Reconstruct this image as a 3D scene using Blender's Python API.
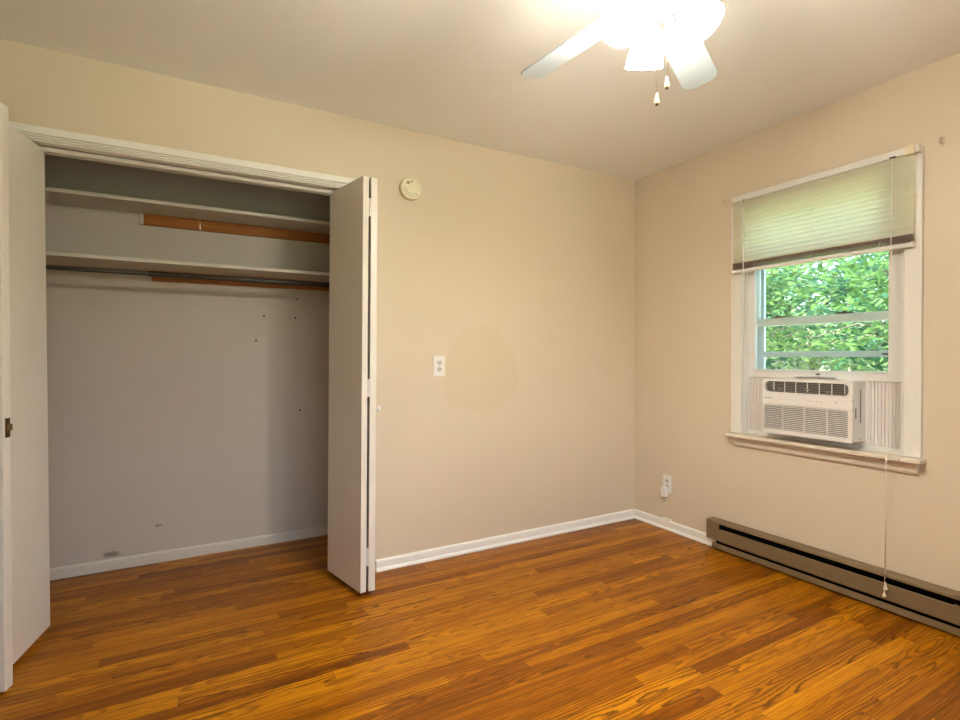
import bpy, bmesh, math, random
from math import sin, cos, pi, radians
from mathutils import Vector, Matrix
import numpy as np

for o in list(bpy.data.objects):
    bpy.data.objects.remove(o, do_unlink=True)
C = bpy.context.scene.collection
scene = bpy.context.scene
random.seed(7)
rng = np.random.default_rng(11)

# ------------------------------------------------------------------ camera, world, sun, exposure
YAW, PITCH, ROLL = 0.50977198, -0.00743973, -0.00120664
fw = Vector((sin(YAW)*cos(PITCH), cos(YAW)*cos(PITCH), sin(PITCH)))
rt = Vector((cos(YAW), -sin(YAW), 0.0))
up = rt.cross(fw)
rt2 = rt*cos(ROLL)+up*sin(ROLL)
up2 = -rt*sin(ROLL)+up*cos(ROLL)
cam_data = bpy.data.cameras.new('camera')
cam_data.sensor_width = 36.0
cam_data.lens = 521.865*36.0/960.0
cam_data.clip_start = 0.02
cam = bpy.data.objects.new('camera', cam_data)
C.objects.link(cam)
M3 = Matrix((rt2, up2, -fw)).transposed()
cam.matrix_world = Matrix.Translation((-2.827004, -2.756737, 1.171994)) @ M3.to_4x4()
scene.camera = cam

world = bpy.data.worlds.new('sky')
scene.world = world
world.use_nodes = True
wn = world.node_tree
bg = wn.nodes['Background']
sky = wn.nodes.new('ShaderNodeTexSky')
sky.sky_type = 'NISHITA'
sky.sun_disc = False
sky.sun_elevation = radians(52)
sky.sun_rotation = radians(250)
sky.air_density = 1.0
sky.dust_density = 3.5
wn.links.new(sky.outputs[0], bg.inputs[0])
bg.inputs[1].default_value = 1.02

sun_d = bpy.data.lights.new('sun', 'SUN')
sun_d.energy = 19.0
sun_d.angle = radians(0.6)
sun_d.color = (1.0, 0.95, 0.85)
sun = bpy.data.objects.new('sun', sun_d)
C.objects.link(sun)
sun.rotation_euler = Vector((0.52, -0.30, -0.80)).to_track_quat('-Z', 'Y').to_euler()

for nm, loc, rot, sx, sy in (('portal_window', (0.15, -1.245, 1.37), (0, radians(90), 0), 1.35, 0.80),
                             ('portal_window_added', (-2.2, -3.61, 1.45), (radians(90), 0, 0), 2.1, 1.4)):
    pd = bpy.data.lights.new(nm, 'AREA')
    pd.shape = 'RECTANGLE'; pd.size = sx; pd.size_y = sy
    pd.cycles.is_portal = True
    po = bpy.data.objects.new(nm, pd); C.objects.link(po)
    po.location = loc; po.rotation_euler = rot

LAMP_L = 110.0                        # radiance of the frosted lamp shades of the fan
BULB_L = 2100.0                      # radiance of the bulbs inside them
LAMP_COL = (1.0, 0.93, 0.81)

vs = scene.view_settings
vs.view_transform = 'Standard'
vs.look = 'None'
vs.gamma = 1.0
vs.use_curve_mapping = False
vs.exposure = 0.36

# ------------------------------------------------------------------ helpers
class G:
    """small node-graph builder"""
    def __init__(s, name):
        s.m = bpy.data.materials.new(name)
        s.m.use_nodes = True
        s.t = s.m.node_tree
        s.t.nodes.clear()
        s.out = s.n('ShaderNodeOutputMaterial')
    def n(s, typ, **kw):
        nd = s.t.nodes.new(typ)
        for k, v in kw.items():
            setattr(nd, k, v)
        return nd
    def put(s, sock, v):
        if hasattr(v, 'is_linked') or isinstance(v, bpy.types.NodeSocket):
            s.t.links.new(v, sock)
        elif v is not None:
            if isinstance(v, (tuple, list)) and len(v) == 3 and sock.type == 'RGBA':
                v = (*v, 1.0)
            sock.default_value = v
    def math(s, op, a, b=None, c=None, clamp=False):
        nd = s.n('ShaderNodeMath', operation=op, use_clamp=clamp)
        for i, v in enumerate((a, b, c)):
            if v is not None:
                s.put(nd.inputs[i], v)
        return nd.outputs[0]
    def mix(s, f, a, b, blend='MIX'):
        nd = s.n('ShaderNodeMix', data_type='RGBA', blend_type=blend)
        s.put(nd.inputs[0], f); s.put(nd.inputs[6], a); s.put(nd.inputs[7], b)
        return nd.outputs[2]
    def pos(s):
        return s.n('ShaderNodeNewGeometry').outputs['Position']
    def obj(s):
        return s.n('ShaderNodeTexCoord').outputs['Object']
    def sep(s, v):
        nd = s.n('ShaderNodeSeparateXYZ'); s.put(nd.inputs[0], v); return nd.outputs
    def comb(s, x=0.0, y=0.0, z=0.0):
        nd = s.n('ShaderNodeCombineXYZ')
        for i, v in enumerate((x, y, z)):
            s.put(nd.inputs[i], v)
        return nd.outputs[0]
    def noise(s, vec, scale, detail=2.0, rough=0.5, out=0, dims='3D'):
        nd = s.n('ShaderNodeTexNoise', noise_dimensions=dims)
        if vec is not None: s.put(nd.inputs['Vector'], vec)
        nd.inputs['Scale'].default_value = scale
        nd.inputs['Detail'].default_value = detail
        nd.inputs['Roughness'].default_value = rough
        return nd.outputs[out]
    def rng(s, v, a, b, c=0.0, d=1.0, smooth=False):
        nd = s.n('ShaderNodeMapRange')
        if smooth: nd.interpolation_type = 'SMOOTHSTEP'
        s.put(nd.inputs[0], v)
        for i, q in enumerate((a, b, c, d)):
            nd.inputs[i+1].default_value = q
        return nd.outputs[0]
    def bsdf(s, col, rough=0.5, metal=0.0, spec=0.5, normal=None, **kw):
        nd = s.n('ShaderNodeBsdfPrincipled')
        s.put(nd.inputs['Base Color'], col)
        s.put(nd.inputs['Roughness'], rough)
        nd.inputs['Metallic'].default_value = metal
        nd.inputs['Specular IOR Level'].default_value = spec
        for k, v in kw.items():
            s.put(nd.inputs[k.replace('_', ' ')], v)
        if normal is not None: s.put(nd.inputs['Normal'], normal)
        return nd.outputs[0]
    def bump(s, h, strength=0.1, dist=0.01):
        nd = s.n('ShaderNodeBump')
        nd.inputs['Strength'].default_value = strength
        nd.inputs['Distance'].default_value = dist
        s.put(nd.inputs['Height'], h)
        return nd.outputs[0]
    def end(s, sh):
        s.t.links.new(sh, s.out.inputs[0])
        return s.m

def paint(name, col, rough=0.5, var=0.04, bump=0.06, scale=9.0, spec=0.4):
    g = G(name)
    p = g.pos()
    n = g.noise(p, scale, 4, 0.6)
    dark = tuple(c*(1-var) for c in col)
    lite = tuple(min(1, c*(1+var)) for c in col)
    c = g.mix(n, dark, lite)
    nb = g.noise(p, 260.0, 2, 0.6)
    nb2 = g.noise(p, 28.0, 2, 0.5)
    h = g.math('ADD', nb, nb2)
    return g.end(g.bsdf(c, rough, spec=spec, normal=g.bump(h, bump, 0.004)))

def plain(name, col, rough=0.45, metal=0.0, spec=0.5):
    g = G(name)
    n = g.noise(g.pos(), 60.0, 3, 0.6)
    c = g.mix(n, tuple(x*0.95 for x in col), tuple(min(1, x*1.04) for x in col))
    r = g.rng(n, 0.3, 0.7, rough*0.9, min(1, rough*1.1))
    return g.end(g.bsdf(c, r, metal=metal, spec=spec))

def link(name, me, mat=None, parent=None, smooth=False, bevel=0.0, seg=2):
    o = bpy.data.objects.new(name, me)
    C.objects.link(o)
    if mat is not None:
        for m in (mat if isinstance(mat, (list, tuple)) else [mat]):
            me.materials.append(m)
    if smooth:
        for p in me.polygons: p.use_smooth = True
    if parent is not None:
        o.parent = parent
        o.matrix_parent_inverse = world_matrix(parent).inverted()
    if bevel > 0:
        b = o.modifiers.new('bevel', 'BEVEL')
        b.width = bevel; b.segments = seg; b.limit_method = 'ANGLE'; b.angle_limit = radians(40)
    return o

def world_matrix(o):
    m = o.matrix_basis.copy()
    if o.parent is not None:
        m = world_matrix(o.parent) @ o.matrix_parent_inverse @ m
    return m

def tomesh(bm, name):
    bmesh.ops.recalc_face_normals(bm, faces=bm.faces[:])
    me = bpy.data.meshes.new(name)
    bm.to_mesh(me); bm.free()
    return me

def add_box(bm, x0, x1, y0, y1, z0, z1, mx=None):
    vs_ = [bm.verts.new((x, y, z)) for x in (x0, x1) for y in (y0, y1) for z in (z0, z1)]
    for f in ((0, 1, 3, 2), (4, 6, 7, 5), (0, 4, 5, 1), (2, 3, 7, 6), (0, 2, 6, 4), (1, 5, 7, 3)):
        bm.faces.new([vs_[i] for i in f])
    if mx is not None:
        for v in vs_: v.co = mx @ v.co
    return vs_

def boxes(name, bl, mat, parent=None, bevel=0.0, mx=None):
    bm = bmesh.new()
    for b in bl:
        add_box(bm, *b, mx=mx)
    return link(name, tomesh(bm, name), mat, parent, bevel=bevel)

def add_prism(bm, prof, a, b, mapper):
    """closed profile (list of 2-D points) swept from a to b; mapper(p, t) gives the 3-D point"""
    n = len(prof)
    A = [bm.verts.new(mapper(p, a)) for p in prof]
    B = [bm.verts.new(mapper(p, b)) for p in prof]
    bm.faces.new(A); bm.faces.new(B[::-1])
    for i in range(n):
        j = (i+1) % n
        bm.faces.new((A[i], B[i], B[j], A[j]))

def prism(name, prof, a, b, mapper, mat, parent=None, bevel=0.0, smooth=False):
    bm = bmesh.new()
    add_prism(bm, prof, a, b, mapper)
    return link(name, tomesh(bm, name), mat, parent, bevel=bevel, smooth=smooth)

def add_lathe(bm, prof, mx, seg=24, close_ends=True):
    """profile of (r, z), revolved about local z, placed by mx"""
    rings = []
    for r, z in prof:
        if r < 1e-6:
            rings.append([bm.verts.new(mx @ Vector((0, 0, z)))])
        else:
            rings.append([bm.verts.new(mx @ Vector((r*cos(2*pi*k/seg), r*sin(2*pi*k/seg), z))) for k in range(seg)])
    for A, B in zip(rings, rings[1:]):
        for k in range(seg):
            l = (k+1) % seg
            if len(A) == 1 and len(B) == 1: continue
            if len(A) == 1: bm.faces.new((A[0], B[k], B[l]))
            elif len(B) == 1: bm.faces.new((A[k], A[l], B[0]))
            else: bm.faces.new((A[k], A[l], B[l], B[k]))
    if close_ends:
        for R in (rings[0], rings[-1]):
            if len(R) > 2:
                bm.faces.new(R)

def lathe(name, prof, mx, mat, parent=None, seg=24, smooth=True, close_ends=True, bevel=0.0):
    bm = bmesh.new()
    add_lathe(bm, prof, mx, seg, close_ends)
    o = link(name, tomesh(bm, name), mat, parent, smooth=smooth)
    if smooth:
        e = o.modifiers.new('edges', 'EDGE_SPLIT'); e.split_angle = radians(45)
    return o

def add_tube(bm, pts, rad, seg=8):
    pts = [Vector(p) for p in pts]
    rads = rad if isinstance(rad, (list, tuple)) else [rad]*len(pts)
    rings = []
    for i, p in enumerate(pts):
        t = (pts[min(i+1, len(pts)-1)]-pts[max(i-1, 0)]).normalized()
        a = t.cross(Vector((0, 0, 1)))
        if a.length < 1e-3: a = t.cross(Vector((1, 0, 0)))
        a.normalize(); b = t.cross(a)
        rings.append([bm.verts.new(p+(a*cos(2*pi*k/seg)+b*sin(2*pi*k/seg))*rads[i]) for k in range(seg)])
    for A, B in zip(rings, rings[1:]):
        for k in range(seg):
            l = (k+1) % seg
            bm.faces.new((A[k], A[l], B[l], B[k]))
    bm.faces.new(rings[0]); bm.faces.new(rings[-1])

def tube(name, pts, rad, mat, parent=None, seg=8):
    bm = bmesh.new()
    add_tube(bm, pts, rad, seg)
    return link(name, tomesh(bm, name), mat, parent, smooth=True)

def tag(o, label, cat, group=None, kind=None):
    o['label'] = label; o['category'] = cat
    if group: o['group'] = group
    if kind: o['kind'] = kind
    return o

def thing(name, label, cat, loc, group=None):
    o = bpy.data.objects.new(name, None)
    o.empty_display_size = 0.05
    C.objects.link(o)
    o.location = loc
    return tag(o, label, cat, group)

def structure(o):
    o['kind'] = 'structure'
    return o

T = Matrix.Translation
RX = lambda a: Matrix.Rotation(a, 4, 'X')
RY = lambda a: Matrix.Rotation(a, 4, 'Y')
RZ = lambda a: Matrix.Rotation(a, 4, 'Z')

# ------------------------------------------------------------------ materials
WALLC = (0.66, 0.555, 0.415)
def wall_paint():
    g = G('beige_wall_paint')
    p = g.pos()
    n = g.noise(p, 1.6, 4, 0.6)
    c = g.mix(n, tuple(x*0.975 for x in WALLC), tuple(x*1.02 for x in WALLC))
    # touched-up paint patch, its own ragged shape
    xyz = g.sep(p)
    wob = g.noise(p, 7.0, 4, 0.6)
    dx = g.math('DIVIDE', g.math('ADD', xyz[0], 1.275), 0.265)
    zz = g.math('SUBTRACT', xyz[2], 1.10)
    narrow = g.math('ADD', 1.0, g.math('MULTIPLY', zz, 0.9))
    dx = g.math('MULTIPLY', dx, narrow)
    dz = g.math('DIVIDE', zz, 0.285)
    d = g.math('ADD', g.math('MULTIPLY', dx, dx), g.math('MULTIPLY', dz, dz))
    d = g.math('ADD', d, g.math('MULTIPLY', g.math('SUBTRACT', wob, 0.5), 0.9))
    inside = g.rng(d, 0.82, 1.0, 1.0, 0.0, True)
    onback = g.math('MULTIPLY', g.math('GREATER_THAN', xyz[1], -0.02), g.math('LESS_THAN', xyz[1], 0.03))
    f = g.math('MULTIPLY', g.math('MULTIPLY', inside, onback), 0.6)
    c = g.mix(f, c, (WALLC[0]*0.95, WALLC[1]*0.92, WALLC[2]*0.82))
    h = g.math('ADD', g.noise(p, 240.0, 2, 0.6), g.math('MULTIPLY', g.noise(p, 30.0, 2, 0.5), 1.5))
    r = g.rng(n, 0.3, 0.7, 0.42, 0.5)
    return g.end(g.bsdf(c, r, spec=0.35, normal=g.bump(h, 0.05, 0.004)))

def closet_paint():
    g = G('closet_wall_paint')
    p = g.pos()
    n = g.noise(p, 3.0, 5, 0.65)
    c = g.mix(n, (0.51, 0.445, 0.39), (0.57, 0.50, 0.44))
    xyz = g.sep(p)
    def smudge(cx, cz, rx, rz):
        a = g.math('DIVIDE', g.math('SUBTRACT', xyz[0], cx), rx)
        b = g.math('DIVIDE', g.math('SUBTRACT', xyz[2], cz), rz)
        d = g.math('ADD', g.math('MULTIPLY', a, a), g.math('MULTIPLY', b, b))
        d = g.math('ADD', d, g.math('MULTIPLY', g.noise(p, 45.0, 3, 0.6), 1.2))
        return g.rng(d, 0.7, 1.4, 1.0, 0.0, True)
    f = smudge(-3.20, 0.085, 0.06, 0.022)
    f2 = smudge(-2.98, 0.21, 0.025, 0.012)
    f = g.math('MAXIMUM', f, f2)
    c = g.mix(g.math('MULTIPLY', f, 0.75), c, (0.16, 0.13, 0.10))
    # faint scuffs
    sc = g.noise(g.comb(g.math('MULTIPLY', xyz[0], 6.0), 0.0, g.math('MULTIPLY', xyz[2], 14.0)), 2.5, 4, 0.7)
    s = g.rng(sc, 0.66, 0.78, 0.0, 0.35)
    c = g.mix(s, c, (0.36, 0.32, 0.29))
    h = g.noise(p, 220.0, 2, 0.6)
    return g.end(g.bsdf(c, 0.5, spec=0.35, normal=g.bump(h, 0.05, 0.004)))

def floor_wood():
    g = G('oak_strip_floor')
    p = g.pos()
    x, y, z = g.sep(p)
    W = 0.0572
    yr = g.math('DIVIDE', y, W)
    row = g.math('FLOOR', yr)
    wn1 = g.n('ShaderNodeTexWhiteNoise', noise_dimensions='1D')
    g.put(wn1.inputs['W'], row)
    roff = wn1.outputs['Value']
    L = 0.95
    xr = g.math('DIVIDE', g.math('ADD', x, g.math('MULTIPLY', roff, 9.7)), L)
    bid = g.math('FLOOR', xr)
    # uneven board lengths: shift each joint a little
    wn2 = g.n('ShaderNodeTexWhiteNoise', noise_dimensions='2D')
    g.put(wn2.inputs['Vector'], g.comb(row, bid))
    rnd = g.sep(wn2.outputs['Color'])
    r1, r2, r3 = rnd[0], rnd[1], rnd[2]
    seed = g.math('ADD', g.math('MULTIPLY', r1, 91.0), g.math('MULTIPLY', row, 3.17))
    yb = g.math('MULTIPLY', g.math('SUBTRACT', g.math('SUBTRACT', yr, row), 0.5), W)
    # growth rings met by a nearly parallel saw cut: cathedral arches and straight grain
    lon = g.noise(g.comb(g.math('MULTIPLY', x, 1.0), seed, 0.0), 1.7, 2, 0.45)
    D = g.math('ADD', g.math('MULTIPLY', g.math('SUBTRACT', r2, 0.5), 0.085),
               g.math('MULTIPLY', g.math('SUBTRACT', lon, 0.5), 0.105))
    yo = g.math('ADD', yb, g.math('MULTIPLY', g.math('SUBTRACT', r3, 0.5), 0.055))
    wob = g.noise(g.comb(g.math('MULTIPLY', x, 16.0), g.math('MULTIPLY', y, 60.0), seed), 1.0, 3, 0.65)
    r = g.math('SQRT', g.math('ADD', g.math('MULTIPLY', yo, yo), g.math('MULTIPLY', D, D)))
    r = g.math('ADD', r, g.math('MULTIPLY', g.math('SUBTRACT', wob, 0.5), 0.0075))
    band = g.math('FRACT', g.math('DIVIDE', r, 0.0098))
    line = g.rng(band, 0.40, 0.92, 0.0, 1.0, True)
    line = g.math('MULTIPLY', line, g.rng(band, 0.92, 1.0, 1.0, 0.0))
    # open oak pores and long mineral streaks
    pore = g.noise(g.comb(g.math('MULTIPLY', x, 7.0), g.math('MULTIPLY', y, 210.0), seed), 1.0, 3, 0.6)
    pore = g.rng(pore, 0.50, 0.68, 0.0, 1.0)
    streak = g.noise(g.comb(g.math('MULTIPLY', x, 1.6), g.math('MULTIPLY', y, 55.0), seed), 1.0, 4, 0.65)
    # board colours
    ramp = g.n('ShaderNodeValToRGB')
    e = ramp.color_ramp.elements
    e[0].position = 0.0; e[0].color = (0.120, 0.030, 0.0012, 1)
    e[1].position = 1.0; e[1].color = (0.640, 0.262, 0.0050, 1)
    for ps, cl in ((0.30, (0.240, 0.070, 0.0018)), (0.55, (0.405, 0.140, 0.0026)), (0.80, (0.530, 0.203, 0.0036))):
        q = e.new(ps); q.color = (*cl, 1)
    tone = g.math('ADD', g.math('MULTIPLY', r1, 0.58), g.math('MULTIPLY', g.rng(streak, 0.25, 0.75), 0.52))
    g.put(ramp.inputs[0], g.math('SUBTRACT', tone, 0.04))
    c = ramp.outputs[0]
    lam = g.math('MULTIPLY', line, g.rng(r3, 0.0, 1.0, 0.30, 0.92))
    c = g.mix(lam, c, (0.075, 0.017, 0.0012))
    c = g.mix(g.math('MULTIPLY', pore, 0.62), c, (0.10, 0.024, 0.0018))
    # wear
    blot = g.noise(p, 1.1, 3, 0.6)
    c = g.mix(g.rng(blot, 0.50, 0.75, 0.0, 0.25), c, (0.20, 0.06, 0.004))
    # joints
    ey = g.math('GREATER_THAN', g.math('ABSOLUTE', yb), W/2-0.0010)
    fx = g.math('SUBTRACT', xr, bid)
    ex = g.math('LESS_THAN', g.math('MINIMUM', fx, g.math('SUBTRACT', 1.0, fx)), 0.0009/L)
    gap = g.math('MAXIMUM', ey, ex)
    c = g.mix(g.math('MULTIPLY', gap, 0.7), c, (0.045, 0.012, 0.002))
    h = g.math('MULTIPLY', r2, 0.25)
    h = g.math('ADD', h, g.math('MULTIPLY', g.noise(p, 6.0, 2, 0.5), 0.7))
    ro = 0.32
    return g.end(g.bsdf(c, ro, spec=0.15, normal=g.bump(h, 0.05, 0.002)))

def bare_wood():
    g = G('bare_pine')
    p = g.pos()
    x, y, z = g.sep(p)
    v = g.comb(g.math('MULTIPLY', x, 3.0), g.math('MULTIPLY', y, 30.0), g.math('MULTIPLY', z, 70.0))
    n = g.noise(v, 1.5, 4, 0.6)
    c = g.mix(g.rng(n, 0.3, 0.7), (0.22, 0.065, 0.010), (0.42, 0.145, 0.020))
    k = g.noise(g.comb(g.math('MULTIPLY', x, 3.0), 0.0, g.math('MULTIPLY', z, 18.0)), 2.0, 1, 0.5)
    c = g.mix(g.rng(k, 0.72, 0.78, 0.0, 0.8), c, (0.08, 0.03, 0.01))
    return g.end(g.bsdf(c, 0.6, spec=0.3, normal=g.bump(n, 0.1, 0.003)))

def glass():
    g = G('window_glass')
    t = g.n('ShaderNodeBsdfTransparent'); t.inputs[0].default_value = (0.93, 0.97, 0.955, 1)
    gl = g.n('ShaderNodeBsdfGlossy'); gl.inputs['Roughness'].default_value = 0.02
    fr = g.n('ShaderNodeFresnel'); fr.inputs[0].default_value = 1.35
    mx = g.n('ShaderNodeMixShader')
    g.put(mx.inputs[0], fr.outputs[0]); g.put(mx.inputs[1], t.outputs[0]); g.put(mx.inputs[2], gl.outputs[0])
    return g.end(mx.outputs[0])

def lamp_glass():
    g = G('frosted_lamp_glass')
    n = g.noise(g.pos(), 40.0, 2, 0.5)
    c = g.mix(n, tuple(v*0.97 for v in LAMP_COL), LAMP_COL)
    return g.end(g.bsdf((0.9, 0.89, 0.86), 0.3, spec=0.5, Emission_Color=c, Emission_Strength=LAMP_L))

def slat_mat():
    g = G('blind_slat')
    n = g.noise(g.pos(), 20.0, 2, 0.5)
    c = g.mix(n, (0.76, 0.73, 0.64), (0.82, 0.79, 0.70))
    b = g.bsdf(c, 0.4, spec=0.4)
    t = g.n('ShaderNodeBsdfTranslucent'); t.inputs[0].default_value = (0.88, 0.88, 0.64, 1)
    mx = g.n('ShaderNodeMixShader'); mx.inputs[0].default_value = 0.54
    g.put(mx.inputs[1], b); g.put(mx.inputs[2], t.outputs[0])
    return g.end(mx.outputs[0])

def leaf_mat(name, c0, c1, tr):
    g = G(name)
    geo = g.n('ShaderNodeNewGeometry')
    r = geo.outputs['Random Per Island']
    c = g.mix(r, c0, c1)
    b = g.bsdf(c, 0.45, spec=0.4)
    t = g.n('ShaderNodeBsdfTranslucent')
    g.put(t.inputs[0], g.mix(r, tr, tuple(min(1, v*1.35) for v in tr)))
    mx = g.n('ShaderNodeMixShader'); mx.inputs[0].default_value = 0.5
    g.put(mx.inputs[1], b); g.put(mx.inputs[2], t.outputs[0])
    return g.end(mx.outputs[0])

def bark_mat():
    g = G('tree_bark')
    n = g.noise(g.pos(), 14.0, 5, 0.65)
    c = g.mix(n, (0.10, 0.085, 0.07), (0.30, 0.27, 0.23))
    return g.end(g.bsdf(c, 0.9, spec=0.2, normal=g.bump(n, 0.5, 0.02)))

def lawn_mat():
    g = G('lawn_grass')
    p = g.pos()
    n = g.noise(p, 2.0, 5, 0.7)
    n2 = g.noise(p, 40.0, 3, 0.7)
    c = g.mix(n, (0.20, 0.28, 0.11), (0.36, 0.43, 0.22))
    c = g.mix(g.math('MULTIPLY', n2, 0.6), c, (0.12, 0.17, 0.07))
    return g.end(g.bsdf(c, 0.8, spec=0.2, normal=g.bump(n2, 0.6, 0.03)))

def heater_mat():
    g = G('heater_enamel')
    n = g.noise(g.pos(), 18.0, 4, 0.6)
    c = g.mix(n, (0.165, 0.112, 0.056), (0.205, 0.14, 0.072))
    return g.end(g.bsdf(c, 0.40, spec=0.35))

M = {}
M['wall'] = wall_paint()
M['closet'] = closet_paint()
M['ceiling'] = paint('ceiling_paint', (0.87, 0.865, 0.82), 0.7, 0.02, 0.05, 2.0, 0.2)
M['trim'] = paint('white_trim_paint', (0.80, 0.765, 0.70), 0.35, 0.03, 0.04, 14.0, 0.5)
M['door'] = paint('white_door_paint', (0.74, 0.685, 0.605), 0.40, 0.03, 0.03, 5.0, 0.45)
M['base'] = paint('baseboard_paint', (0.85, 0.82, 0.76), 0.4, 0.03, 0.04, 14.0, 0.45)
M['floor'] = floor_wood()
M['pine'] = bare_wood()
M['shelf'] = paint('shelf_paint', (0.63, 0.575, 0.50), 0.5, 0.05, 0.06, 12.0, 0.35)
M['glass'] = glass()
M['vinyl'] = paint('window_vinyl', (0.72, 0.70, 0.66), 0.35, 0.02, 0.02, 20.0, 0.5)
M['casing'] = paint('casing_paint', (0.75, 0.72, 0.65), 0.35, 0.03, 0.06, 30.0, 0.5)
M['stool'] = paint('sill_paint', (0.72, 0.63, 0.50), 0.35, 0.03, 0.04, 30.0, 0.5)
M['storm'] = plain('storm_aluminium', (0.62, 0.67, 0.66), 0.4, 0.2)
M['lamp'] = lamp_glass()
def bulb_mat():
    g = G('lit_bulb')
    n = g.noise(g.pos(), 30.0, 1, 0.5)
    c = g.mix(n, tuple(v*0.98 for v in LAMP_COL), LAMP_COL)
    return g.end(g.bsdf((0.9, 0.9, 0.88), 0.4, Emission_Color=c, Emission_Strength=BULB_L))
M['bulb'] = bulb_mat()
M['fan'] = plain('fan_white', (0.80, 0.83, 0.83), 0.35)
M['blade'] = plain('fan_blade_pale_grey', (0.44, 0.50, 0.52), 0.4)
M['brass'] = plain('aged_brass', (0.16, 0.095, 0.035), 0.38, 0.9)
M['chain'] = plain('pull_chain_metal', (0.50, 0.45, 0.36), 0.35, 0.8)
M['nickel'] = plain('fitter_nickel', (0.45, 0.45, 0.42), 0.3, 0.8)
M['woodbead'] = plain('turned_wood_pull', (0.62, 0.47, 0.27), 0.4)
M['darkmetal'] = plain('dark_steel_rod', (0.055, 0.050, 0.044), 0.45, 0.4)
M['black'] = plain('black_gap', (0.006, 0.006, 0.006), 0.8, 0.0, 0.1)
M['slot'] = plain('slot_dark', (0.10, 0.09, 0.075), 0.6, 0.0, 0.3)
M['ac'] = plain('ac_white_plastic', (0.75, 0.71, 0.66), 0.38)
M['acgrey'] = plain('ac_louver_plastic', (0.33, 0.31, 0.265), 0.45)
M['accord'] = plain('accordion_plastic', (0.68, 0.63, 0.585), 0.5)
M['mark'] = plain('printed_mark', (0.28, 0.26, 0.25), 0.5)
M['slat'] = slat_mat()
M['blind'] = plain('blind_rail_enamel', (0.72, 0.70, 0.65), 0.35)
M['cream'] = plain('cream_plastic', (0.72, 0.62, 0.42), 0.4)
M['detector'] = plain('aged_detector_plastic', (0.74, 0.69, 0.49), 0.4)
M['ivory'] = plain('outlet_plastic', (0.80, 0.78, 0.73), 0.35)
M['heater'] = heater_mat()
M['cord'] = plain('braided_cord', (0.74, 0.68, 0.58), 0.8)
M['leafa'] = leaf_mat('maple_leaf', (0.04, 0.105, 0.035), (0.14, 0.23, 0.09), (0.17, 0.29, 0.10))
M['leafb'] = leaf_mat('dense_leaf', (0.025, 0.085, 0.05), (0.075, 0.17, 0.10), (0.085, 0.21, 0.12))
M['leafc'] = leaf_mat('pale_leaf', (0.16, 0.25, 0.11), (0.29, 0.38, 0.20), (0.31, 0.40, 0.20))
M['bark'] = bark_mat()
M['lawn'] = lawn_mat()
M['plaster'] = paint('outside_siding', (0.6, 0.58, 0.54), 0.7)

# ------------------------------------------------------------------ room shell
H = 2.44
XL, YF = -4.10, -3.50             # left wall and wall behind the camera
OL, OR_, OT = -3.51, -2.005, 2.068   # closet opening
CB = 0.73                          # closet back wall
WY0, WY1, WZ0, WZ1 = -1.640, -0.845, 0.700, 2.030   # window opening

structure(boxes('floor', [(-5.4, 0.14, YF-0.1, CB+0.1, -0.08, 0.0)], M['floor']))
structure(boxes('ceiling', [(-5.4, 0.14, YF-0.1, CB+0.1, H, H+0.12)], M['ceiling']))
structure(boxes('wall_back', [(XL, OL, 0.0, 0.11, 0, H), (OR_, 0.0, 0.0, 0.11, 0, H), (OL, OR_, 0.0, 0.11, OT, H)], M['wall']))
structure(boxes('wall_right', [(0.0, 0.14, WY1, CB+0.1, 0, H), (0.0, 0.14, YF-0.1, WY0, 0, H),
                               (0.0, 0.14, WY0, WY1, 0, WZ0), (0.0, 0.14, WY0, WY1, WZ1, H)], M['wall']))
FX0, FX1, FZ0, FZ1 = -3.25, -1.15, 0.75, 2.12   # opening for the fill window added behind the camera
structure(boxes('wall_front', [(-5.4, FX0, YF-0.1, YF, 0, H), (FX1, 0.0, YF-0.1, YF, 0, H), (FX0, FX1, YF-0.1, YF, 0, FZ0), (FX0, FX1, YF-0.1, YF, FZ1, H)], M['wall']))
DY0, DY1, DZ = -0.91, -0.15, 2.06    # doorway in the left wall
structure(boxes('wall_left', [(XL-0.1, XL, YF, DY0, 0, H), (XL-0.1, XL, DY1, CB+0.1, 0, H), (XL-0.1, XL, DY0, DY1, DZ, H)], M['wall']))
structure(boxes('wall_hall', [(-5.4, -5.3, YF, CB+0.1, 0, H), (-5.3, XL-0.1, CB, CB+0.1, 0, H)], M['wall']))
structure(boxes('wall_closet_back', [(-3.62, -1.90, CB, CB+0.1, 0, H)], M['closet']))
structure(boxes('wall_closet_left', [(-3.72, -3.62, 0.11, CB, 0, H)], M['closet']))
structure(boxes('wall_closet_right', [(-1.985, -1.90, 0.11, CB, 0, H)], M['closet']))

BP = [(0, 0), (-0.022, 0), (-0.022, 0.006), (-0.017, 0.014), (-0.012, 0.018), (-0.012, 0.050), (-0.009, 0.058), (0, 0.062)]
mapx = lambda y0: (lambda p, t: (t, y0+p[0], p[1]))
mapy = lambda x0, s=1: (lambda p, t: (x0+s*p[0], t, p[1]))
structure(prism('baseboard_back', BP, OR_+0.065, -0.022, mapx(0.0), M['base']))
structure(prism('baseboard_right', BP, -0.678, 0.0, mapy(0.0), M['base']))
structure(prism('baseboard_closet', [(0, 0), (-0.012, 0), (-0.012, 0.05), (-0.008, 0.058), (0, 0.06)], -3.62, -1.985, mapx(CB), M['shelf']))
structure(prism('baseboard_left', BP, YF, DY0-0.07, mapy(XL, -1), M['base']))
structure(prism('baseboard_front', [(-a, b) for a, b in BP], XL+0.022, 0.0, mapx(YF), M['base']))

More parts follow.
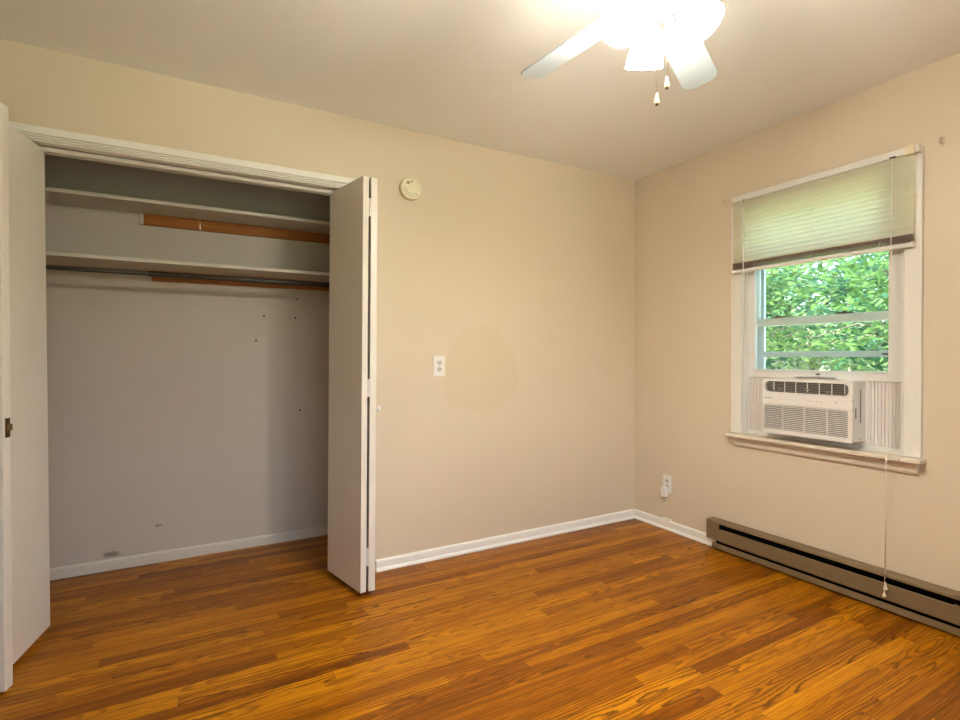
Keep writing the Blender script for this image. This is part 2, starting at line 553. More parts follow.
# closet trim: moulded casing, jamb lining and head track
trim1 = bpy.data.objects.new('trim_1', None); C.objects.link(trim1); structure(trim1)
trim1.location = ((OL+OR_)/2, 0, 0)
CP = [(0.0, 0.0), (0.0, -0.011), (0.005, -0.011), (0.0055, -0.004), (0.009, -0.004), (0.0095, -0.014), (0.0145, -0.014), (0.015, -0.006),
      (0.0185, -0.006), (0.019, -0.017), (0.047, -0.019), (0.050, -0.016), (0.050, 0.0)]
def casing_frame(name, x0, x1, z1, mat, parent):
    bm = bmesh.new()
    # mitred: every profile point is swept left leg, head, right leg
    rings = []
    path = [(x0, 0.0, -1, 0), (x0, z1, -1, 1), (x1, z1, 1, 1), (x1, 0.0, 1, 0)]
    for px, pz, dx, dz in path:
        rings.append([bm.verts.new((px+dx*u, v, pz+dz*u)) for u, v in CP])
    for A, B in zip(rings, rings[1:]):
        for i in range(len(CP)):
            j = (i+1) % len(CP)
            bm.faces.new((A[i], A[j], B[j], B[i]))
    bm.faces.new(rings[0]); bm.faces.new(rings[-1])
    return link(name, tomesh(bm, name), mat, parent)
casing_frame('casing', OL+0.006, OR_-0.006, OT-0.006, M['trim'], trim1)
boxes('jamb_lining', [(OL, OL+0.012, 0.002, 0.112, 0, OT), (OR_-0.012, OR_, 0.002, 0.112, 0, OT), (OL+0.012, OR_-0.012, 0.002, 0.112, OT-0.012, OT)], M['trim'], trim1)
boxes('head_track', [(OL+0.02, OR_-0.02, 0.050, 0.055, OT-0.034, OT-0.012), (OL+0.02, OR_-0.02, 0.085, 0.090, OT-0.034, OT-0.012),
                     (OL+0.02, OR_-0.02, 0.050, 0.090, OT-0.016, OT-0.012)], M['shelf'], trim1)

# entry doorway in the left wall with its door standing open
trim2 = boxes('trim_2', [(XL, XL+0.018, DY0-0.06, DY0, 0, DZ+0.06), (XL, XL+0.018, DY1, DY1+0.06, 0, DZ+0.06), (XL, XL+0.018, DY0, DY1, DZ, DZ+0.06)], M['trim'], bevel=0.003)
structure(trim2)
d1 = bpy.data.objects.new('door_1', None); C.objects.link(d1); structure(d1)
d1['label'] = 'white room door standing open, brass latch on its edge'
DA = Vector((-3.373, -0.345, 0))
ddir = Vector((-cos(radians(17)), sin(radians(17)), 0))
dm = Matrix(((ddir.x, -sin(radians(17))*1.0, 0, DA.x), (ddir.y, -cos(radians(17)), 0, DA.y), (0, 0, 1, 0), (0, 0, 0, 1)))
d1.location = dm @ Vector((0.72, 0, 0))
boxes('door_leaf', [(0, 0.72, 0, 0.041, 0.012, 2.048)], M['door'], d1, bevel=0.0025, mx=dm)
lp = boxes('latch_plate', [(-0.0022, 0.001, 0.0085, 0.0325, 0.890, 0.958)], M['brass'], d1, bevel=0.001, mx=dm)
bm = bmesh.new()
add_prism(bm, [(0.0, 0.014), (-0.013, 0.016), (-0.013, 0.020), (0.0, 0.027)], 0.915, 0.937, lambda p, t: dm @ Vector((p[0], p[1], t)))
link('latch_bolt', tomesh(bm, 'latch_bolt'), M['brass'], lp)
lathe('door_knob', [(0.030, 0), (0.030, 0.004), (0.012, 0.008), (0.011, 0.026), (0.022, 0.034), (0.027, 0.046), (0.024, 0.058), (0.0, 0.064)],
      dm @ T((0.060, 0.041, 0.925)) @ RX(-pi/2), M['brass'], d1)

# ------------------------------------------------------------------ window
win = bpy.data.objects.new('window_1', None); C.objects.link(win); structure(win)
win.location = (0, (WY0+WY1)/2, WZ0)
# casing boards
cz0, cz1 = 0.720, 2.093
boxes('casing', [(-0.019, 0, WY1-0.003, -0.780, cz0, cz1), (-0.019, 0, -1.703, WY0+0.003, cz0, cz1), (-0.019, 0, WY0+0.003, WY1-0.003, 2.015, cz1)], M['casing'], win, bevel=0.003)
st = boxes('window_stool', [(-0.062, 0.03, -1.640, -0.845, 0.698, 0.719), (-0.062, 0.0, -1.716, -1.640, 0.698, 0.719), (-0.062, 0.0, -0.845, -0.774, 0.698, 0.719)], M['stool'], win, bevel=0.004)
prism('apron', [(0, 0.697), (-0.026, 0.697), (-0.026, 0.680), (-0.019, 0.672), (-0.019, 0.655), (-0.014, 0.645), (0, 0.643)], -1.690, -0.803, mapy(0.0), M['stool'], win)
# vinyl frame lining the opening
boxes('window_frame', [(0.002, 0.135, WY1-0.012, WY1, 0.719, WZ1), (0.002, 0.135, WY0, WY0+0.016, 0.719, WZ1), (0.002, 0.135, WY0+0.016, WY1-0.012, WZ1-0.02, WZ1),
                       (0.030, 0.135, WY0+0.016, WY1-0.012, 0.700, 0.742),
                       (0.010, 0.018, WY1-0.020, WY1-0.012, 0.719, WZ1-0.02), (0.010, 0.018, WY0+0.016, WY0+0.024, 0.719, WZ1-0.02)], M['vinyl'], win, bevel=0.0015)
def sash(name, x0, x1, y0, y1, z0, z1, sl, sr, b, t, mat):
    s = boxes(name, [(x0, x1, y0, y0+sr, z0, z1), (x0, x1, y1-sl, y1, z0, z1), (x0, x1, y0+sr, y1-sl, z0, z0+b), (x0, x1, y0+sr, y1-sl, z1-t, z1)], mat, win, bevel=0.002)
    xm = (x0+x1)/2
    pane = boxes('pane', [(xm-0.002, xm+0.002, y0+sr, y1-sl, z0+b, z1-t)], M['glass'], s)
    return s
ls = sash('lower_sash', 0.020, 0.048, WY0+0.022, WY1-0.015, 1.050, 1.745, 0.044, 0.056, 0.046, 0.04, M['vinyl'])
us = sash('upper_sash', 0.055, 0.083, WY0+0.018, WY1-0.013, 1.342, WZ1-0.022, 0.044, 0.054, 0.042, 0.04, M['vinyl'])
# finger lift lip and keeper on the bottom rail
boxes('sash_lift', [(0.010, 0.020, -1.34, -1.14, 1.056, 1.062), (0.010, 0.013, -1.34, -1.14, 1.056, 1.070)], M['vinyl'], ls, bevel=0.001)
boxes('rail_bead', [(0.016, 0.020, -1.570, -0.895, 1.0885, 1.0945)], M['storm'], ls)
boxes('sash_keeper', [(0.014, 0.020, -1.262, -1.244, 1.072, 1.080)], M['slot'], ls)
for yy in (-1.02, -1.36):
    boxes('tilt_latch', [(0.050, 0.078, yy-0.035, yy+0.035, 1.385, 1.392), (0.052, 0.060, yy-0.012, yy+0.012, 1.392, 1.398)], M['slot'], us, bevel=0.001)
# storm window behind
sw = boxes('storm_frame', [(0.105, 0.125, WY0+0.016, WY0+0.050, 0.742, WZ1-0.02), (0.105, 0.125, WY1-0.062, WY1-0.012, 0.742, WZ1-0.02),
                           (0.105, 0.125, WY0+0.05, WY1-0.062, 1.166, 1.196), (0.105, 0.125, WY0+0.05, WY1-0.062, 1.342, 1.370)], M['storm'], win, bevel=0.002)
boxes('storm_clip', [(0.098, 0.106, -1.545, -1.505, 1.176, 1.184), (0.098, 0.106, -1.540, -1.525, 1.150, 1.160)], M['slot'], sw)

# unseen window added behind the camera to bring in fill daylight
w2 = bpy.data.objects.new('window_added', None); C.objects.link(w2); structure(w2)
w2.location = ((FX0+FX1)/2, YF, FZ0)
boxes('casing', [(FX0-0.065, FX0, YF, YF+0.019, FZ0, FZ1+0.065), (FX1, FX1+0.065, YF, YF+0.019, FZ0, FZ1+0.065), (FX0, FX1, YF, YF+0.019, FZ1, FZ1+0.065),
                 (FX0-0.08, FX1+0.08, YF, YF+0.055, FZ0-0.022, FZ0)], M['casing'], w2, bevel=0.003)
f2 = boxes('window_frame', [(FX0, FX0+0.05, YF-0.09, YF-0.02, FZ0, FZ1), (FX1-0.05, FX1, YF-0.09, YF-0.02, FZ0, FZ1), (FX0+0.05, FX1-0.05, YF-0.09, YF-0.02, FZ0, FZ0+0.05),
                            (FX0+0.05, FX1-0.05, YF-0.09, YF-0.02, FZ1-0.05, FZ1), (FX0+0.05, FX1-0.05, YF-0.075, YF-0.035, 1.43, 1.47)], M['vinyl'], w2, bevel=0.002)
boxes('pane', [(FX0+0.05, FX1-0.05, YF-0.057, YF-0.053, FZ0+0.05, 1.43), (FX0+0.05, FX1-0.05, YF-0.057, YF-0.053, 1.47, FZ1-0.05)], M['glass'], f2)

# ------------------------------------------------------------------ window air conditioner
ac = thing('air_conditioner', 'white window air conditioner with dark top vent set under the raised sash', 'air conditioner', (0.02, -1.25, 0.742))
AX, AY0, AY1, AZ0, AZ1 = -0.100, -1.470, -1.030, 0.760, 1.050
# front moulding with an opening for the vent: built as a ring of boxes around the vent, plus the rounded rim
body = boxes('body', [(-0.082, 0.40, AY0, AY1, AZ0, AZ1-0.002)], M['ac'], ac, bevel=0.006)
VZ0, VZ1, VY0, VY1 = 0.976, 1.040, -1.458, -1.038
GZ0, GZ1 = 0.782, 0.908
def rrect(y0, y1, z0, z1, r, n=6):
    pts = []
    for cy, cz, a0 in ((y1-r, z1-r, 0), (y0+r, z1-r, pi/2), (y0+r, z0+r, pi), (y1-r, z0+r, 3*pi/2)):
        for k in range(n+1):
            a = a0+pi/2*k/n
            pts.append((cy+r*cos(a), cz+r*sin(a)))
    return pts
def plate_with_hole(name, outer, inner, x0, x1, mat, parent):
    """flat moulded plate between two closed outlines with the same count of points, x0 front, x1 back"""
    bm = bmesh.new()
    n = len(outer)
    of = [bm.verts.new((x0, p[0], p[1])) for p in outer]; ob = [bm.verts.new((x1, p[0], p[1])) for p in outer]
    inf = [bm.verts.new((x0, p[0], p[1])) for p in inner]; inb = [bm.verts.new((x1, p[0], p[1])) for p in inner]
    for i in range(n):
        j = (i+1) % n
        bm.faces.new((of[i], of[j], inf[j], inf[i])); bm.faces.new((ob[i], inb[i], inb[j], ob[j]))
        bm.faces.new((of[i], ob[i], ob[j], of[j])); bm.faces.new((inf[i], inf[j], inb[j], inb[i]))
    return link(name, tomesh(bm, name), mat, parent)
fp = plate_with_hole('front_panel', rrect(AY0, AY1, 0.955, AZ1, 0.012), rrect(VY0+0.005, VY1-0.005, VZ0+0.004, VZ1-0.004, 0.022), AX, -0.080, M['ac'], ac)
boxes('control_strip', [(AX, -0.081, AY0, AY1, 0.914, 0.955)], M['ac'], ac, bevel=0.002)
plate_with_hole('grille_frame', rrect(AY0, AY1, AZ0-0.002, 0.913, 0.008), rrect(AY0+0.020, AY1-0.006, GZ0, GZ1, 0.004), AX, -0.080, M['ac'], ac)
# vent: dark well, rim, horizontal louvres, vertical vanes
v = boxes('vent_well', [(-0.0835, -0.0818, VY0, VY1, VZ0, VZ1)], M['slot'], ac)
bm = bmesh.new()
out_ = rrect(VY0, VY1, VZ0, VZ1, 0.026); in_ = rrect(VY0+0.005, VY1-0.005, VZ0+0.004, VZ1-0.004, 0.022)
n_ = len(out_)
A = [bm.verts.new((AX-0.0005, *p)) for p in out_]; B = [bm.verts.new((AX-0.003, (p[0]+q[0])/2, (p[1]+q[1])/2)) for p, q in zip(out_, in_)]; D_ = [bm.verts.new((AX+0.004, *p)) for p in in_]
for i in range(n_):
    j = (i+1) % n_
    bm.faces.new((A[i], A[j], B[j], B[i])); bm.faces.new((B[i], B[j], D_[j], D_[i]))
link('vent_rim', tomesh(bm, 'vent_rim'), M['ac'], ac, smooth=True)
boxes('vent_louver', [(-0.094, -0.085, VY0+0.006, VY1-0.006, VZ0+0.009+k*0.0084, VZ0+0.0112+k*0.0084) for k in range(7)], M['acgrey'], ac)
for k in range(7):
    yy = VY1-0.052-k*0.0575
    boxes('vent_vane', [(-0.0975, -0.0945, yy-0.0018, yy+0.0018, VZ0+0.005 if k % 3 else VZ0+0.012, VZ1-0.005)], M['ac'], ac)
for yy, zz in ((-1.125, 0.992), (-1.262, 0.996), (-1.36, 0.991)):
    boxes('vane_tab', [(-0.0985, -0.094, yy-0.011, yy+0.011, zz, zz+0.007)], M['acgrey'], ac)
# intake grille
boxes('grille_back', [(-0.0838, -0.0818, AY0+0.018, AY1-0.004, GZ0-0.002, GZ1+0.002)], M['slot'], ac)
bm = bmesh.new()
NB = 13
for k in range(NB):
    z0 = GZ0+0.0035+k*(GZ1-GZ0-0.002)/NB
    add_prism(bm, [(-0.0985, z0), (-0.0985, z0+0.0036), (-0.088, z0+0.0052), (-0.088, z0+0.0030)], AY0+0.020, AY1-0.006, lambda p, t: (p[0], t, p[1]))
for yy in (-1.135, -1.245, -1.355):
    add_box(bm, -0.094, -0.086, yy-0.003, yy+0.003, GZ0, GZ1)
link('grille_slats', tomesh(bm, 'grille_slats'), M['ac'], ac)
# faint printing: maker's mark strip and button symbols (too small to read in the photograph)
bm = bmesh.new()
for k in range(9):
    yy = -1.041-k*0.0047
    add_box(bm, AX-0.0006, AX, yy-0.0035, yy, 0.9445, 0.9495)
link('printed_mark', tomesh(bm, 'printed_mark'), M['mark'], ac)
bgrey = plain('button_grey', (0.48, 0.44, 0.40), 0.5)
for yy, hw, za, zb in [(q, 0.003, 0.9415, 0.9455) for q in (-1.118, -1.136, -1.156, -1.176, -1.270, -1.290, -1.310, -1.330)] + [(-1.397, 0.005, 0.940, 0.948)]:
    boxes('button_symbol', [(AX-0.0005, AX, yy-hw, yy+hw, za, zb)], bgrey, ac)
# side louvres
boxes('side_louver', [(-0.032, -0.022, AY0-0.0012, AY0, 0.852+k*0.0085, 0.857+k*0.0085) for k in range(19)], M['slot'], ac)
boxes('side_slot', [(-0.074, -0.067, AY0-0.001, AY0, 0.873, 0.922)], M['slot'], ac)
boxes('side_slot', [(-0.074, -0.067, AY1, AY1+0.001, 0.873, 0.922)], M['slot'], ac)
lathe('side_screw', [(0.004, 0), (0.004, 0.001), (0, 0.0015)], T((-0.030, AY0, 0.772)) @ RX(pi/2), M['slot'], ac, seg=10)
boxes('base_rail', [(0.022, 0.045, AY0-0.008, AY1+0.006, 0.742, 0.7605)], M['ac'], ac)
boxes('top_rail', [(0.022, 0.030, AY0-0.008, AY1+0.006, 1.047, 1.0500)], M['ac'], ac)
# accordion side curtains in their frames
def accordion(y0, y1, n):
    bm = bmesh.new()
    z0, z1 = 0.742, 1.0495
    pts = []
    for k in range(2*n+1):
        pts.append((0.026+(0.007 if k % 2 else 0.0), y0+(y1-y0)*k/(2*n)))
    F = [(bm.verts.new((x, y, z0)), bm.verts.new((x, y, z1))) for x, y in pts]
    Bk = [(bm.verts.new((x+0.003, y, z0)), bm.verts.new((x+0.003, y, z1))) for x, y in pts]
    for a, b in zip(range(2*n), range(1, 2*n+1)):
        bm.faces.new((F[a][0], F[b][0], F[b][1], F[a][1]))
        bm.faces.new((Bk[a][0], Bk[a][1], Bk[b][1], Bk[b][0]))
        bm.faces.new((F[a][1], F[b][1], Bk[b][1], Bk[a][1])); bm.faces.new((F[a][0], Bk[a][0], Bk[b][0], F[b][0]))
    c = link('accordion_panel', tomesh(bm, 'accordion_panel'), M['accord'], ac)
    return c
a1 = accordion(-1.030, -0.862, 9)
a2 = accordion(-1.622, -1.478, 10)
boxes('panel_frame', [(0.020, 0.036, -1.478, -1.470, 0.742, 1.048)], M['ac'], ac, bevel=0.001)
boxes('panel_frame', [(0.020, 0.036, -1.030, -1.024, 0.742, 1.048)], M['ac'], ac, bevel=0.001)
for yy, zz in ((-1.588, 0.888), (-1.582, 0.861)):
    lathe('panel_screw', [(0.006, 0), (0.006, 0.0015), (0.0025, 0.002), (0.0025, 0.0012), (0, 0.0012)], T((0.024, yy, zz)) @ RY(-pi/2), M['ac'], a2, seg=12)
    lathe('screw_head', [(0.0028, 0), (0.0028, 0.003), (0, 0.0035)], T((0.024, yy, zz)) @ RY(-pi/2), M['slot'], a2, seg=10)

# ------------------------------------------------------------------ mini blind
bl = thing('window_blind', 'pale mini blind drawn halfway down over the window', 'blind', (-0.035, -1.24, 2.085))
BY0, BY1 = -1.680, -0.808
hr = prism('headrail', [(-0.021, 2.062), (-0.048, 2.062), (-0.050, 2.065), (-0.050, 2.093), (-0.047, 2.095), (-0.021, 2.095)], BY0+0.002, BY1-0.002, mapy(0.0), M['blind'], bl)
boxes('end_bracket', [(-0.053, -0.0195, -1.686, -1.652, 2.057, 2.098)], M['cream'], bl, bevel=0.002)
boxes('bracket_clip', [(-0.045, -0.0195, -1.700, -1.686, 2.062, 2.096)], M['ivory'], bl, bevel=0.002)
boxes('end_bracket', [(-0.052, -0.0195, -0.812, -0.800, 2.057, 2.098)], M['cream'], bl, bevel=0.002)
bm = bmesh.new()
def slat(bm, zc, tilt, ys0, ys1, crown=0.0026, w=0.0148):
    n = 4
    rows = []
    for k in range(n+1):
        u = -w+2*w*k/n
        h = crown*(1-(u/w)**2)
        dx = u*cos(tilt)-h*sin(tilt); dz = u*sin(tilt)+h*cos(tilt)
        rows.append((bm.verts.new((-0.036+dx, ys0, zc+dz)), bm.verts.new((-0.036+dx, ys1, zc+dz))))
    for a, b in zip(rows, rows[1:]):
        bm.faces.new((a[0], b[0], b[1], a[1]))
NS = 16
for k in range(NS):
    slat(bm, 2.049-0.0228*k, radians(-71), BY0, BY1)
me = bpy.data.meshes.new('slats'); bm.to_mesh(me); bm.free()
link('slats', me, M['slat'], bl, smooth=True)
bm = bmesh.new()
for k in range(12):
    slat(bm, 1.6760+0.0030*k, radians(14), BY0, BY1, crown=0.0018, w=0.0125)
me = bpy.data.meshes.new('gathered_slats'); bm.to_mesh(me); bm.free()
link('gathered_slats', me, plain('slat_edge', (0.52, 0.38, 0.32), 0.5), bl, smooth=True)
br = prism('bottom_rail', [(-0.024, 1.652), (-0.048, 1.652), (-0.050, 1.656), (-0.049, 1.668), (-0.044, 1.673), (-0.028, 1.673), (-0.023, 1.668)], BY0+0.002, BY1-0.002, mapy(0.0), M['blind'], bl)
boxes('rail_cap', [(-0.051, -0.022, BY0-0.001, BY0+0.004, 1.650, 1.675)], M['ivory'], br, bevel=0.001)
boxes('rail_cap', [(-0.051, -0.022, BY1-0.004, BY1+0.001, 1.650, 1.675)], M['ivory'], br, bevel=0.001)
boxes('rail_tab', [(-0.0515, -0.0485, -1.332, -1.298, 1.6515, 1.6555)], M['pine'], br)
for yy in (-0.945, -1.253, -1.556):
    bm = bmesh.new()
    add_tube(bm, [(-0.0495, yy, 2.062), (-0.0495, yy, 1.70), (-0.0505, yy+0.002, 1.672)], 0.0007, 5)
    add_tube(bm, [(-0.0225, yy, 2.062), (-0.0225, yy, 1.672)], 0.0007, 5)
    for k in range(4):
        add_tube(bm, [(-0.0505, yy-0.008+0.004*k, 1.700-0.004*(k % 2)), (-0.0512, yy+0.004-0.003*k, 1.682)], 0.0008, 5)
    link('ladder_cord', tomesh(bm, 'ladder_cord'), M['cord'], bl, smooth=True)
tube('tilt_wand', [(-0.056, -0.886, 2.046), (-0.058, -0.884, 1.28)], 0.0033, M['ivory'], bl, seg=6)
tube('wand_hook', [(-0.050, -0.886, 2.070), (-0.056, -0.886, 2.066), (-0.056, -0.886, 2.040)], 0.0022, M['slot'], bl, seg=6)
boxes('cord_lock', [(-0.0525, -0.0485, -1.617, -1.594, 2.062, 2.068)], M['black'], bl)
lc = tube('lift_cord', [(-0.0515, -1.607, 2.064), (-0.054, -1.604, 1.65), (-0.070, -1.600, 0.74), (-0.0735, -1.598, 0.69), (-0.0755, -1.5955, 0.16)], 0.0011, M['cord'], bl, seg=5)
tube('lift_cord', [(-0.0515, -1.603, 2.064), (-0.0545, -1.600, 1.65), (-0.071, -1.597, 0.74), (-0.0745, -1.594, 0.69), (-0.0765, -1.5925, 0.115)], 0.0011, M['cord'], bl, seg=5)
tas = [(0.0, 0.030), (0.0025, 0.0295), (0.0030, 0.022), (0.0065, 0.008), (0.0080, 0.002), (0.0060, 0.0), (0, 0.0)]
lathe('cord_tassel', tas, T((-0.0765, -1.5925, 0.078)) @ Matrix.Scale(1.05, 4), M['cream'], bl, seg=14)
lathe('cord_tassel', tas, T((-0.0755, -1.5955, 0.112)) @ Matrix.Scale(1.15, 4), M['cream'], bl, seg=14)

# ------------------------------------------------------------------ baseboard heater
he = thing('baseboard_heater', 'long tan electric baseboard heater with black slot along the window wall', 'heater', (-0.03, -1.55, 0.0))
HY0, HY1 = -2.75, -0.652
prism('back_plate', [(-0.001, 0.012), (-0.006, 0.012), (-0.006, 0.170), (-0.001, 0.170)], HY0, HY1-0.004, mapy(0.0), M['black'], he)
prism('hood', [(-0.001, 0.180), (-0.058, 0.179), (-0.063, 0.174), (-0.064, 0.165), (-0.062, 0.165), (-0.060, 0.173), (-0.056, 0.1765), (-0.001, 0.177)], HY0, HY1, mapy(0.0), M['heater'], he)
prism('front_panel', [(-0.063, 0.136), (-0.066, 0.133), (-0.066, 0.066), (-0.062, 0.060), (-0.058, 0.060), (-0.062, 0.067), (-0.062, 0.133), (-0.058, 0.136)], HY0, HY1-0.084, mapy(0.0), M['heater'], he)
boxes('heating_element', [(-0.052, -0.012, HY0, HY1-0.09, 0.075, 0.118)], M['black'], he)
prism('floor_lip', [(-0.006, 0.010), (-0.050, 0.010), (-0.054, 0.014), (-0.050, 0.041), (-0.047, 0.041), (-0.050, 0.016), (-0.048, 0.0125), (-0.006, 0.0125)], HY0, HY1-0.030, mapy(0.0), M['heater'], he)
boxes('end_cap', [(-0.067, -0.001, HY1-0.086, HY1, 0.064, 0.1765)], M['heater'], he, bevel=0.003)
boxes('slot_end_shade', [(-0.0645, -0.006, HY1-0.0885, HY1-0.0865, 0.066, 0.1645)], M['black'], he)  # black sheet over the cap's inner side, standing in for shade in the slot
boxes('splice_cover', [(-0.0675, -0.0615, -1.850, -1.829, 0.1655, 0.1815), (-0.0615, -0.001, -1.850, -1.829, 0.1800, 0.1830)], M['heater'], he, bevel=0.0015)
boxes('splice_plate', [(-0.0672, -0.0655, -1.852, -1.8360, 0.062, 0.144)], M['heater'], he)

# ------------------------------------------------------------------ closet doors (bifold)
def leaf(name, a, b, th, side, parent, z0=0.022, z1=2.046):
    """door leaf whose visible face runs from a to b (floor points); thickness goes to the given side"""
    a = Vector((*a, 0)); b = Vector((*b, 0))
    d = (b-a).normalized(); nrm = Vector((d.y, -d.x, 0))*side
    bm = bmesh.new()
    Lh = (b-a).length
    mx = Matrix(((d.x, nrm.x, 0, a.x), (d.y, nrm.y, 0, a.y), (0, 0, 1, 0), (0, 0, 0, 1)))
    add_box(bm, 0, Lh, 0, th, z0, z1, mx=mx)
    return link(name, tomesh(bm, name), M['door'], parent, bevel=0.002), mx, Lh
def hinge_set(parent, p, along, zs):
    for z in zs:
        bm = bmesh.new()
        add_lathe(bm, [(0.0042, 0), (0.0042, 0.088)], T((p[0], p[1], z-0.044)), 10)
        add_box(bm, p[0]-0.010, p[0]+0.010, p[1]+0.001, p[1]+0.004, z-0.044, z+0.044)
        link('hinge', tomesh(bm, 'hinge'), M['trim'], parent)
rd = thing('bifold_closet_door', 'white bifold closet door folded open beside the smoke detector wall', 'closet door', (-2.06, 0.08, 0.0))
# leading leaf (its back is seen), then the jamb leaf
l1, mx1, L1 = leaf('door_panel', (-2.180, 0.084), (-2.105, -0.276), 0.031, -1, rd)
l2, mx2, L2 = leaf('door_panel', (-2.056, 0.088), (-2.064, -0.272), 0.033, -1, rd)
hinge_set(rd, (-2.0688, -0.268), None, (1.90, 1.017, 0.19))
lathe('door_knob', [(0.008, 0), (0.006, 0.006), (0.006, 0.012), (0.012, 0.018), (0.014, 0.024), (0.010, 0.030), (0, 0.032)], T((-2.031, -0.235, 0.912)) @ RY(pi/2), M['trim'], rd, seg=16)
lathe('pivot_pin', [(0.005, 0), (0.005, 0.016)], mx1 @ T((0.025, 0.0155, 2.0455)), M['darkmetal'], rd, seg=10)
ld = thing('bifold_closet_door', 'white bifold closet door folded open, half hidden behind the room door', 'closet door', (-3.44, 0.08, 0.0))
leaf('door_panel', (-3.347, 0.084), (-3.4145, -0.276), 0.031, 1, ld)
leaf('door_panel', (-3.463, 0.088), (-3.455, -0.272), 0.033, 1, ld)
hinge_set(ld, (-3.4505, -0.268), None, (1.90, 1.017, 0.19))

rd.rotation_euler = (0, 0.0098, 0)
ld.rotation_euler = (0, -0.0040, 0)

# ------------------------------------------------------------------ closet fittings
def board(name, x0, x1, y0, y1, z0, z1, mat, label, cat, bevel=0.0015):
    return tag(boxes(name, [(x0, x1, y0, y1, z0, z1)], mat, bevel=bevel), label, cat)
board('closet_shelf', -3.62, -1.985, 0.462, CB, 1.972, 1.991, M['shelf'], 'upper cream painted shelf across the closet, just under the door header', 'shelf')
board('closet_shelf', -3.62, -1.985, 0.415, CB, 1.655, 1.673, M['shelf'], 'lower cream painted shelf across the closet, directly above the hanging rod', 'shelf')
cl = tag(boxes('shelf_cleat', [(-3.042, -1.985, CB-0.020, CB, 1.910, 1.9715)], M['pine'], bevel=0.001), 'bare orange wood cleat under the upper closet shelf', 'wood cleat')
boxes('cleat_end', [(-3.060, -3.042, CB-0.020, CB, 1.912, 1.9715)], M['closet'], cl, bevel=0.001)
cl2 = tag(boxes('shelf_cleat', [(-3.005, -1.985, CB-0.020, CB, 1.600, 1.6545)], M['pine'], bevel=0.001), 'bare wood cleat behind the hanging rod under the lower closet shelf', 'wood cleat')
rod = thing('closet_rod', 'dark grey steel hanging rod under the lower closet shelf', 'hanging rod', (-2.8, 0.44, 1.60))
RY_ = 0.455
def xtube(name, x0, x1, r, mat):
    return lathe(name, [(0, 0), (r-0.001, 0), (r, 0.001), (r, x1-x0-0.001), (r-0.001, x1-x0), (0, x1-x0)], T((x0, RY_, 1.603)) @ RY(pi/2), mat, rod, seg=16)
xtube('thin_tube', -3.612, -2.99, 0.0110, M['darkmetal'])
xtube('thick_tube', -3.005, -1.994, 0.0140, M['darkmetal'])
for xx, s in ((-3.62, 1), (-1.985, -1)):
    lathe('rod_socket', [(0.026, 0), (0.026, 0.004), (0.019, 0.006), (0.019, 0.018), (0.0145, 0.018), (0.0145, 0.006)], T((xx, RY_, 1.603)) @ RY(s*pi/2), M['darkmetal'], rod, seg=18, close_ends=False)
pc = thing('light_pull_cord', 'thin pale pull cord hanging in front of the upper closet shelf', 'pull cord', (-2.771, 0.30, H))
tube('cord', [(-2.771, 0.30, H), (-2.771, 0.30, 1.845)], 0.0011, M['cord'], pc, seg=5)
lathe('cord_end', [(0, 0.026), (0.002, 0.025), (0.0026, 0.016), (0.005, 0.002), (0.004, 0), (0, 0)], T((-2.771, 0.30, 1.828)), M['cord'], pc, seg=10)
nail_labels = [(-2.415, 1.425, 'small dark nail hole in closet back wall below the rod, set apart from a pair'),
               (-2.220, 1.536, 'small dark nail hole in closet back wall, topmost one below the rod'),
               (-2.228, 1.419, 'small dark nail hole in closet back wall, straight below the topmost one'),
               (-2.461, 1.270, 'small dark nail hole lower on the closet back wall, furthest from the folded door'),
               (-2.202, 0.827, 'small dark nail hole at mid height of closet back wall near the folded door')]
for x, z, lb in nail_labels:
    o = lathe('nail_hole', [(0.0068, 0), (0.0062, 0.0012), (0.004, 0.0015), (0.003, 0.0006), (0, 0.0004)], T((x, CB, z)) @ RX(pi/2), M['slot'], None, seg=12)
    tag(o, lb, 'nail hole', 'nail holes in the closet wall')

# ------------------------------------------------------------------ smoke detector
sd = thing('smoke_detector', 'round yellowed smoke detector on the wall beside the closet', 'smoke detector', (-1.738, 0.0, 2.107))
sm = T((-1.738, 0.0, 2.107)) @ RX(pi/2)
lathe('base_ring', [(0.056, 0), (0.056, 0.009), (0.054, 0.010)], sm, M['detector'], sd, seg=48)
cov = lathe('cover', [(0.0625, 0.010), (0.0640, 0.014), (0.0630, 0.029), (0.0590, 0.034), (0.050, 0.036), (0.0, 0.0365)], sm, M['detector'], sd, seg=48)
def arc_ridge(r, a0, a1, w, h, z):
    bm = bmesh.new()
    n = 20
    rows = []
    for k in range(n+1):
        a = a0+(a1-a0)*k/n
        rows.append([bm.verts.new(sm @ Vector((rr*cos(a), rr*sin(a), zz))) for rr, zz in ((r-w, z), (r-w*0.6, z+h), (r+w*0.6, z+h), (r+w, z))])
    for A_, B_ in zip(rows, rows[1:]):
        for i in range(3):
            bm.faces.new((A_[i], A_[i+1], B_[i+1], B_[i]))
    return bm
for r, w in ((0.046, 0.0022), (0.034, 0.0018)):
    bm = arc_ridge(r, radians(178), radians(318), w, 0.0018, 0.0352)
    link('sound_slot', tomesh(bm, 'sound_slot'), plain('detector_slot', (0.30, 0.26, 0.17), 0.5), sd, smooth=True)
lathe('test_button', [(0.0085, 0.035), (0.0085, 0.0385), (0.006, 0.039), (0, 0.0385)], sm @ T((-0.022, 0.026, 0)), plain('button_brown', (0.22, 0.19, 0.12), 0.5), sd, seg=16)
lathe('status_light', [(0.0045, 0.035), (0.0045, 0.0378), (0, 0.0385)], sm @ T((0.0, 0.034, 0)), M['slot'], sd, seg=12)

